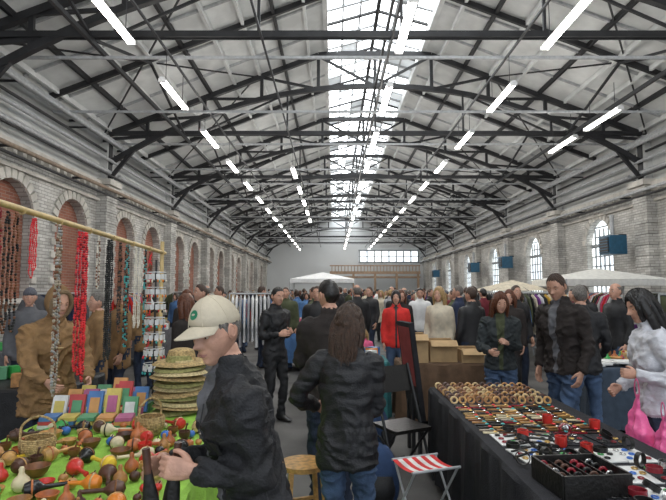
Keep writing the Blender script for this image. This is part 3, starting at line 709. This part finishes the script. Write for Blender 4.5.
for _ in range(90):
    p=spot(.026,-1.9,-.70,1.45,3.4,k=1.1)
    if p:
        s=R.uniform(.018,.030); m.ell((p[0],p[1],.803+s*.9),(s,s,s*.9),R.choice([orn[0],orn[1],orn[2],orn[3],orn[5],orn[6]]+wood),12,8); m.tube([(p[0],p[1],.8+s*1.6),(p[0]+.01,p[1],.8+s*2.4)],.003,wood[3],n=5)
put('painted_egg_rattles',m)
strw=mat('woven_straw',(.48,.34,.15),.85,var=.35,scale=60,bump=.8,bscale=90)
m=MB()
for k in range(12):
    z=.01+k*.011; m.torus((0,0,z),.075+.03*math.sin(k/11*2.2),.0075,strw,n=24,k=6)
m.rev([(0,.005),(.075,.005)],strw)
m.tube([(-.1,0,.12),(-.09,0,.22),(0,0,.27),(.09,0,.22),(.1,0,.12)],.008,strw,k=4)
put('wicker_basket',m,(-1.55,2.75,.803),.4,.8); put('wicker_basket',m,(-1.12,3.2,.803),1,.8)
m=MB(); hatc=[mat('straw_olive',(.34,.32,.12),.85,var=.3,scale=60,bump=.7,bscale=100),strw,mat('straw_pale',(.62,.50,.26),.85,var=.25,scale=60,bump=.7,bscale=100)]
for k in range(11):
    z=k*.034; ox,oy=R.uniform(-.02,.02),R.uniform(-.02,.02); q=.95+.06*math.sin(k*2); tl=Matrix.Rotation(R.uniform(-.06,.06),4,'X')@Matrix.Rotation(R.uniform(-.08,.08),4,'Y')
    m.rev([(.205*q,-.01),(.17,.010),(.105,.010),(.10,.05),(.09,.085),(.05,.098),(0,.10)],hatc[k%3],(ox,oy,z+.012),n=26,M=tl)
put('straw_hat_stack',m,(-1.12,3.80,.803))
m=MB(); cc=[mat('card_%d'%i,c,.5) for i,c in enumerate([(.7,.7,.68),(.5,.06,.06),(.08,.2,.45),(.6,.48,.12),(.1,.3,.15),(.6,.3,.1),(.45,.12,.25)])]
for i in range(14):
    x=-1.86+.12*(i%5); y=3.55+.2*(i//5); z0=.803
    h=R.uniform(.12,.22); M=Matrix.Rotation(-.3,4,'X'); m.box((x,y,z0+h*.55),(.10,.02,h),cc[i%7],M=M); m.box((x,y-.013,z0+h*.55),(.065,.006,h*.55),cc[(i+3)%7],M=M)
    m.box((x,y+.06,z0+.03),(.10,.10,.06),cc[(i+2)%7])
for i in range(5):
    for j in range(3): m.box((-1.82+.12*i,3.37,.803+.012+.024*j),(.10,.14,.022),cc[(i+j)%7],rz=.1*j)
put('gift_boxes_and_cards',m)
bam=mat('bamboo',(.60,.44,.20),.5,var=.15,scale=20)
m=MB(); 
m.tube([(-1.53,1.6,2.10),(-1.54,3.2,2.06),(-1.55,4.7,2.02)],.016,bam,n=10)
for y in np.arange(1.8,4.7,.35): m.torus((-1.535,y,2.095-.027*(y-1.6)),.016,.004,bam,M=Matrix.Rotation(math.pi/2,4,'X'),n=12,k=5)
m.tube([(-1.55,4.62,0),(-1.55,4.62,2.12)],.018,bam,n=10); m.tube([(-1.53,1.25,0.0),(-1.53,1.25,2.15)],.018,bam,n=10); m.tube([(-1.53,1.2,2.11),(-1.53,1.7,2.10)],.016,bam,n=10)
put('bamboo_display_pole',m)
def strand(m,x,y,zt,zb,mt,r=.008,w=.03,n=None):
    L=zt-zb; n=n or int(L/(r*1.75))
    for s_ in(-1,1):
        for k in range(n):
            t=k/(n-1); ww=w*math.sin(min(1,t*4)*math.pi/2)*(1 if t<.93 else (1-t)/.07)
            rr=r*R.uniform(.75,1.15); m.ell((x+.002*math.sin(k),y+s_*(ww+.004),zt-L*t),(rr,rr,rr),mt if isinstance(mt,bpy.types.Material) else R.choice(mt),6,5)
bg=mat('beads_grey_stone',(.36,.30,.23),.4,var=.5,scale=90); brd=mat('beads_coral_red',(.7,.03,.04),.3); bbk=mat('beads_black',(.02,.02,.02),.2); bbn=mat('beads_brown_seed',(.18,.07,.03),.35); bwh=mat('beads_white_shell',(.75,.70,.6),.35); btu=mat('beads_turquoise',(.05,.40,.40),.3); bdr=mat('beads_garnet',(.25,.02,.03),.25); bsl=mat('beads_silver_grey',(.4,.4,.4),.3,metal=.5)
for y,zb_,mt,r_,c in [(2.30,1.45,[bdr,bbn],.007,3),(2.42,1.5,[bbn,bbk],.007,3),(2.84,1.12,[bg,bsl,bg,bbn],.009,4),(3.12,1.18,[brd,brd,brd,bdr],.008,4),(3.5,1.25,bbk,.008,3),(3.66,1.4,[bbk,bbn],.007,2),(3.82,1.3,[bbn,bbk,btu],.008,2),(4.0,1.35,bwh,.007,2),(4.12,1.3,[bbk,btu],.007,1),(4.28,1.2,[bbn,brd],.008,2),(2.6,1.75,brd,.005,2),(3.3,1.7,[bwh,bbn],.006,2),(2.1,1.6,[brd,orn[5],btu],.006,2)]:
    m=MB()
    for k in range(c): strand(m,-1.53+R.uniform(-.02,.02),y+.018*(k-c/2),2.07-.027*(y-1.6),zb_+R.uniform(-.05,.05),mt,r_,.013)
    put('bead_necklaces',m)
m=MB(); wr=mat('rack_wire_white',(.7,.7,.7),.4); m.rev([(0,0),(.1,0),(.1,.02),(0,.02)],steel); m.tube([(0,0,0),(0,0,1.12)],.008,steel)
for lv in range(7):
    z=.3+.12*lv; m.torus((0,0,z),.075,.003,wr,n=20,k=5)
    for a in range(12):
        t=a*math.pi/6; x,y=.078*math.cos(t),.078*math.sin(t); m.box((x,y,z-.035),(.028,.003,.04),wr,rz=t+math.pi/2); m.ell((x*1.05,y*1.05,z-.07),(.008,.008,.012),R.choice([brd,btu,bbk,orn[0],bwh]),6,5)
put('earring_rack',m,(-1.42,4.1,.803))
lea=mat('leather_black',(.012,.011,.010),.4,bump=.2); 
m=MB()
for ox,tl in((0,0),(.085,.22)):
    M=Matrix.Rotation(tl-.12,4,'Y'); 
    t=MB(); t.loft([(0,0,0,.012,.010),(0,0,-.05,.018,.012),(0,0,-.10,.026,.012),(0,0,-.20,.032,.013),(0,0,-.26,.026,.010),(0,0,-.29,.006,.004)],lea,n=12,k=3); t.tube([(0,0,-.02),(0,0,.06)],.013,wood[3],n=10)
    m.merge(t,Matrix.Translation((ox,ox*.6,0))@M)
put('leather_pouches',m,(-.61,1.73,1.10),.2)
occ=[]
silv=mat('silver_metal',(.6,.6,.6),.25,metal=1,var=.1); gold=mat('brass_metal',(.6,.4,.15),.3,metal=1)
m=MB()
for row,y in enumerate(np.arange(4.3,4.95,.105)):
    for k in range(12):
        x=1.0+.07*k; m.torus((x,y,.775),.026,.009,R.choice([wood[2],wood[4],wood[1],wood[0],wood[3]]),M=Matrix.Rotation(1.2,4,'X'),n=14,k=6)
put('wooden_bangle_rows',m)
m=MB()
for row,y in enumerate(np.arange(3.4,4.22,.065)):
    for k in range(7):
        x=1.02+.115*k+R.uniform(-.01,.01); a=R.uniform(-.2,.2); mt=R.choice([gold,wood[2],lea,wood[1],lea,wood[0],orn[3],bdr,bg])
        m.box((x,y,.757),(.10,.022,.008),mt,rz=a); m.ell((x+.03,y,.764),(.014,.012,.006),R.choice([gold,silv,brd,btu]),8,5)
put('leather_bracelet_rows',m)
paper=mat('display_card_white',(.72,.72,.70),.6,var=.03)
m=MB()
for k in range(20):
    x=1.10+.195*(k%4)+R.uniform(-.02,.02); y=2.05+.30*(k//4)
    if (k%4)==0 and k//4 in(1,2): continue
    m.box((x,y,.755),(.17,.24,.006),paper if R.random()<.75 else blackc,rz=R.uniform(-.15,.15))
    for i in range(3):
        for j in range(3):
            if R.random()<.8: m.torus((x-.05+.05*i,y-.07+.07*j,.764),.014,.004,R.choice([silv,gold,lea,bbk,bdr,orn[4],orn[6]]),n=10,k=5)
put('ring_display_cards',m)
m=MB()
for k in range(40):
    p=spot(.038,1.0,1.85,1.7,3.4)
    if p: 
        M=Matrix.Rotation(R.uniform(0,3),4,'Z')@Matrix.Rotation(R.choice([0,.5,1.57]),4,'X')
        m.rev([(.034,-.012),(.038,-.012),(.038,.012),(.034,.012),(.034,-.012)],R.choice([lea,lea,silv,lea,bdr]),(p[0],p[1],.80),n=18,M=M)
put('leather_cuff_bracelets',m)
m=MB()
for k in range(6):
    p=spot(.04,1.15,1.83,2.4,4.2)
    if p: m.rev([(0,0),(.03,0),(.034,.01),(.034,.06),(.030,.06),(.028,.01),(0,.008)],orn[1],(p[0],p[1],.753)); m.rev([(0,.05),(.03,.05)],bbk,(p[0],p[1],.753))
put('red_trinket_pots',m)
m=MB(); 
for d in(-1,1): m.box((0,d*.17,.06),(.40,.015,.12),lea); m.box((d*.2,0,.06),(.015,.34,.12),lea)
m.box((0,0,.01),(.4,.34,.015),lea)
for i in range(1,4): m.box((-.2+.1*i,0,.05),(.008,.33,.09),lea)
for i in range(4):
    for j in range(5): m.torus((-.15+.1*i,-.13+.065*j,.07),.026,.009,R.choice([lea,bdr,wood[3],silv]),M=Matrix.Rotation(1.4,4,'X'),n=12,k=6)
put('black_display_tray',m,(1.17,2.5,.753),.1,(.8,.85,.85))
m=MB()
for k in range(7): m.tube([(1.0+.02*k,2.9+.1*k,.76),(1.15+.02*k,2.95+.09*k,.775),(1.32+.02*k,2.9+.1*k,.758)],.007,lea,n=6,k=5)
put('leather_cords',m)
m=MB(); rs=mat('canvas_red',(.62,.03,.03),.8); ws=mat('canvas_white',(.75,.73,.7),.8)
for k in range(9): 
    x0=-.17+.038*k; m.loft([(x0,-.15,.45,.019,.004),(x0,0,.435,.019,.004),(x0,.15,.45,.019,.004)],rs if k%2==0 else ws,n=6,k=3)
for y in(-.15,.15): m.tube([(-.19,y,.45),(.19,y,.45)],.010,stl2)
for x in(-.17,.17):
    m.tube([(x,-.15,.45),(x,.17,.01)],.009,stl2); m.tube([(x,.15,.45),(x,-.17,.01)],.009,stl2)
for y in(-.17,.17): m.tube([(-.17,y,.012),(.17,y,.012)],.009,stl2)
put('folding_camp_stool',m,(.66,3.75,0),.35)
m=MB()
for s_ in(-1,1):
    m.tube([(s_*.2,-.2,0),(s_*.2,.12,.85),(s_*.2,.17,.98)],.013,steel); m.tube([(s_*.18,.22,0),(s_*.18,-.18,.46)],.013,steel)
m.box((0,0,.45),(.38,.38,.03),lea); m.box((0,.15,.85),(.40,.03,.24),lea,M=Matrix.Rotation(-.3,4,'X')); m.tube([(-.18,.2,.1),(.18,.2,.1)],.01,steel)
put('folding_chair',m,(.62,4.75,0),.5)
m=MB(); m.box((0,0,.85),(.05,.4,1.0),blackc,M=Matrix.Rotation(-.12,4,'Y')); m.box((.02,0,.36),(.03,.04,.7),steel); m.box((.03,.16,.36),(.03,.04,.72),steel); m.box((.03,-.16,.36),(.03,.04,.72),steel)
m.box((-.04,0,1.0),(.012,.33,.6),mat('card_dark_red',(.3,.05,.05),.7),M=Matrix.Rotation(-.12,4,'Y'))
put('display_board',m,(.82,5.45,0),.2)
m=MB(); 
for sx in(-1,1):
    for sy in(-1,1): m.beam((sx*.17,sy*.17,0),(sx*.12,sy*.12,.6),.035,.035,wood[2])
m.rev([(0,.6),(.18,.6),(.18,.635),(0,.635)],wood[2],n=20)
for sx in(-1,1): m.beam((sx*.155,-.155,.2),(sx*.155,.155,.2),.02,.03,wood[2]); m.beam((-.145,sx*.145,.3),(.145,sx*.145,.3),.03,.02,wood[2])
put('wooden_stool',m,(-.20,3.5,0),.3,.85)
m=MB(); bb=cl('nylon_blue',(.03,.06,.14)); 
m.loft([(0,0,.01,.14,.10),(0,0,.12,.17,.13),(0,0,.3,.15,.12),(0,0,.42,.09,.07),(0,0,.46,.02,.02)],bb,n=18,k=3,sq=.8); m.loft([(0,-.12,.05,.10,.03),(0,-.15,.14,.12,.05),(0,-.12,.24,.10,.03)],blk,n=12,k=3)
m.tube([(-.05,0,.45),(0,0,.52),(.05,0,.45)],.01,blk,k=3)
put('backpack',m,(.36,4.2,0)); put('backpack',m,(.45,5.5,0),1,1)
pbm=mat('plastic_bag_pink',(.9,.14,.36),.35,var=.15,scale=15,trans=.1,bump=.6,bscale=18)
m=MB(); rows=[(0,0,0,.05,.03),(0,0,.02,.10,.06),(0,0,.10,.125,.08),(0,0,.22,.115,.07),(0,0,.32,.07,.045),(0,0,.38,.035,.02),(0,0,.43,.022,.014),(0,0,.47,.018,.012)]
m.loft(rows,pbm,n=28,k=5)
for i,(x,y,z) in enumerate(m.v):
    k=.020*noise.noise(Vector((x*26,y*26,z*12))); q=Vector((x,y,0)); q=q.normalized()*k if q.length>1e-4 else q; m.v[i]=(x+q.x*1.5,y+q.y*1.5,z+k*.5)
for s_ in(-1,1): m.loft([(s_*.02,0,.44,.010,.003),(s_*.045,0,.50,.012,.003),(s_*.03,0,.56,.008,.003),(0,0,.58,.006,.003)],pbm,n=8,k=3)
put('pink_plastic_bag',m,(2.01,3.44,.56),1.35,.92); put('pink_plastic_bag',m,(2.05,3.24,.52),1.3,.8)
def goods(nm,x0,x1,y0,y1,z,n,kind='mix'):
    m=MB(); 
    for _ in range(n):
        x,y=R.uniform(x0+.1,x1-.1),R.uniform(y0+.1,y1-.1); k=R.random(); mt=R.choice(cc+orn+wood)
        if kind=='clothes': m.box((x,y,z+.05),(.28,.22,R.uniform(.04,.16)),R.choice([blk,red,crm,blu,gry,wht,pnk,prp,grn]),rz=R.uniform(0,.5))
        elif k<.35: m.box((x,y,z+.06),(R.uniform(.08,.2),R.uniform(.08,.15),.12),mt,rz=R.uniform(0,1))
        elif k<.7: bowl(m,(x,y,z+.002),R.uniform(.05,.1),mt)
        else: gourd(m,(x,y,z),R.uniform(.03,.06),mt)
    put(nm,m)
def rack(x,y,L,rz,cols,h=1.6):
    m=MB(); m.tube([(-L/2,0,h),(L/2,0,h)],.014,stl2)
    for s_ in(-1,1): m.tube([(s_*L/2,0,0),(s_*L/2,0,h)],.014,stl2); m.tube([(s_*L/2,-.25,.02),(s_*L/2,.25,.02)],.014,stl2)
    k=-L/2+.06
    while k<L/2-.05:
        c=R.choice(cols); ln=R.uniform(.6,.95); w=R.uniform(.19,.24)
        m.loft([(k,0,h-.02,.006,.01),(k,0,h-.07,.02,w*.5),(k,0,h-.14,.03,w),(k,0,h-.4,.03,w*.85),(k,0,h-ln,.035,w)],c,n=10,k=2)
        for s_ in(-1,1): m.loft([(k,s_*w*.8,h-.13,.02,.045),(k,s_*(w+.06),h-.35,.02,.05),(k,s_*(w+.07),h-.6,.02,.045)],c,n=8)
        k+=.07
    put('clothes_rack',m,(x,y,0),rz)
dk=[blk,blk2,dbr,nav,gry,grn]; mix=[blk,red,crm,blu,gry,wht,pnk,prp,ylw,grn]
white_can=cl('canopy_white',(.75,.74,.70),var=.08); 
table('kitchenware_stall_table',.85,6.5,2.0,7.1,.76,cl('cloth_brown',(.12,.07,.04)))
cb=mat('cardboard',(.46,.31,.16),.85,var=.1)
m=MB()
for x,y,w,h in((1.06,6.75,.30,.34),(1.42,6.8,.34,.26),(1.78,6.75,.28,.16)):
    for s_ in(-1,1): m.box((x+s_*w/2,y,.76+h/2),(.01,.34,h),cb); m.box((x,y+s_*.17,.76+h/2),(w,.01,h),cb); m.box((x,y+s_*.21,.76+h-.02),(w,.12,.01),cb,M=Matrix.Rotation(-s_*.6,4,'X'))
    m.box((x,y,.765),(w,.34,.01),cb)
put('cardboard_boxes',m)
table('mug_stall_table',.15,6.7,.72,7.4,.755,cl('cloth_teal',(.03,.15,.16))); goods('enamel_mug_assortment',.1,.74,6.7,7.4,.76,16)
table('print_stall_table',3.0,6.0,4.4,6.8,.78,cl('cloth_slate',(.05,.07,.1))); goods('souvenir_assortment',3.0,4.4,6.35,6.8,.78,40)
m=MB()
for k in range(10): m.box((3.05+.13*k,6.15+.05*(k%3),.80+.012*(k%4)),(.2,.26,.02),paper,rz=R.uniform(-.4,.4))
put('paper_print_stack',m)
for i,(x,y) in enumerate(specs):
    table('market_stall_table',x-.9,y-.5,x+.9,y+.5,.78,R.choice([crm,blk,gry,blu,nav,wht,grn]),.6)
    goods('stall_goods_assortment',x-.9,x+.9,y-.5,y+.5,.785,34,'clothes' if i%2 else 'mix')
for x,y,L_,rz,c in racks: rack(x,y,L_,rz,[dk,mix,[wht,wht,lgr]][c],1.62)
def canopy(x,y,w,d,z,mt,rz=0):
    m=MB()
    for sx in(-1,1):
        for sy in(-1,1): m.tube([(sx*w/2,sy*d/2,0),(sx*w/2,sy*d/2,z)],.02,stl2)
    T=(0,0,z+.28); C=[(-w/2,-d/2,z),(w/2,-d/2,z),(w/2,d/2,z),(-w/2,d/2,z)]; V=C+[T]+[(a,b,c-.15) for a,b,c in C]
    m.add(V,[(0,1,4),(1,2,4),(2,3,4),(3,0,4),(5,6,1,0),(6,7,2,1),(7,8,3,2),(8,5,0,3)],mt)
    put('stall_canopy',m,(x,y,0),rz)
canopy(6.4,12.4,2.4,2.0,1.93,white_can); canopy(-.4,20,2.4,2.2,2.1,wht)
def umb(x,y,z,mt):
    m=MB(); n=8; m.tube([(0,0,0),(0,0,z)],.02,steel); m.rev([(.25,0),(.25,.05),(.03,.08)],steel)
    P=[(1.1*math.cos(2*math.pi*i/n),1.1*math.sin(2*math.pi*i/n),z-.28) for i in range(n)]
    m.add(P+[(0,0,z)],[(i,(i+1)%n,n) for i in range(n)],mt)
    for i in range(n): m.tube([P[i],(0,0,z-.02)],.008,steel,n=5)
    put('market_umbrella',m,(x,y,0))
umb(4.7,13.4,1.95,crm)
# ------------------------------------------------------------ light
w=bpy.data.worlds.new('overcast_sky'); sc.world=w; w.use_nodes=True; bg_=w.node_tree.nodes['Background']; bg_.inputs[0].default_value=(.84,.91,1,1); bg_.inputs[1].default_value=1.7
for x in(-2.95,1.1,5.2):
    for y in np.arange(1.5,50,5.4):
        l=bpy.data.lights.new('added_fill_light','POINT'); l.energy=58; l.color=(1,.97,.92); l.shadow_soft_size=.5  # unseen soft fill added to brighten roof and walls, separate from the tube lamps
        o=bpy.data.objects.new('added_fill_light',l); COL.objects.link(o); o.location=(x,y,4.9)
cam=bpy.data.cameras.new('camera'); cam.lens=27.6; cam.sensor_width=36; cam.clip_end=200
co=bpy.data.objects.new('camera',cam); COL.objects.link(co); co.location=(0,0,1.68); co.rotation_euler=(math.radians(94.5),0,0); sc.camera=co
try:
    sc.view_settings.view_transform='Standard'
except Exception: pass
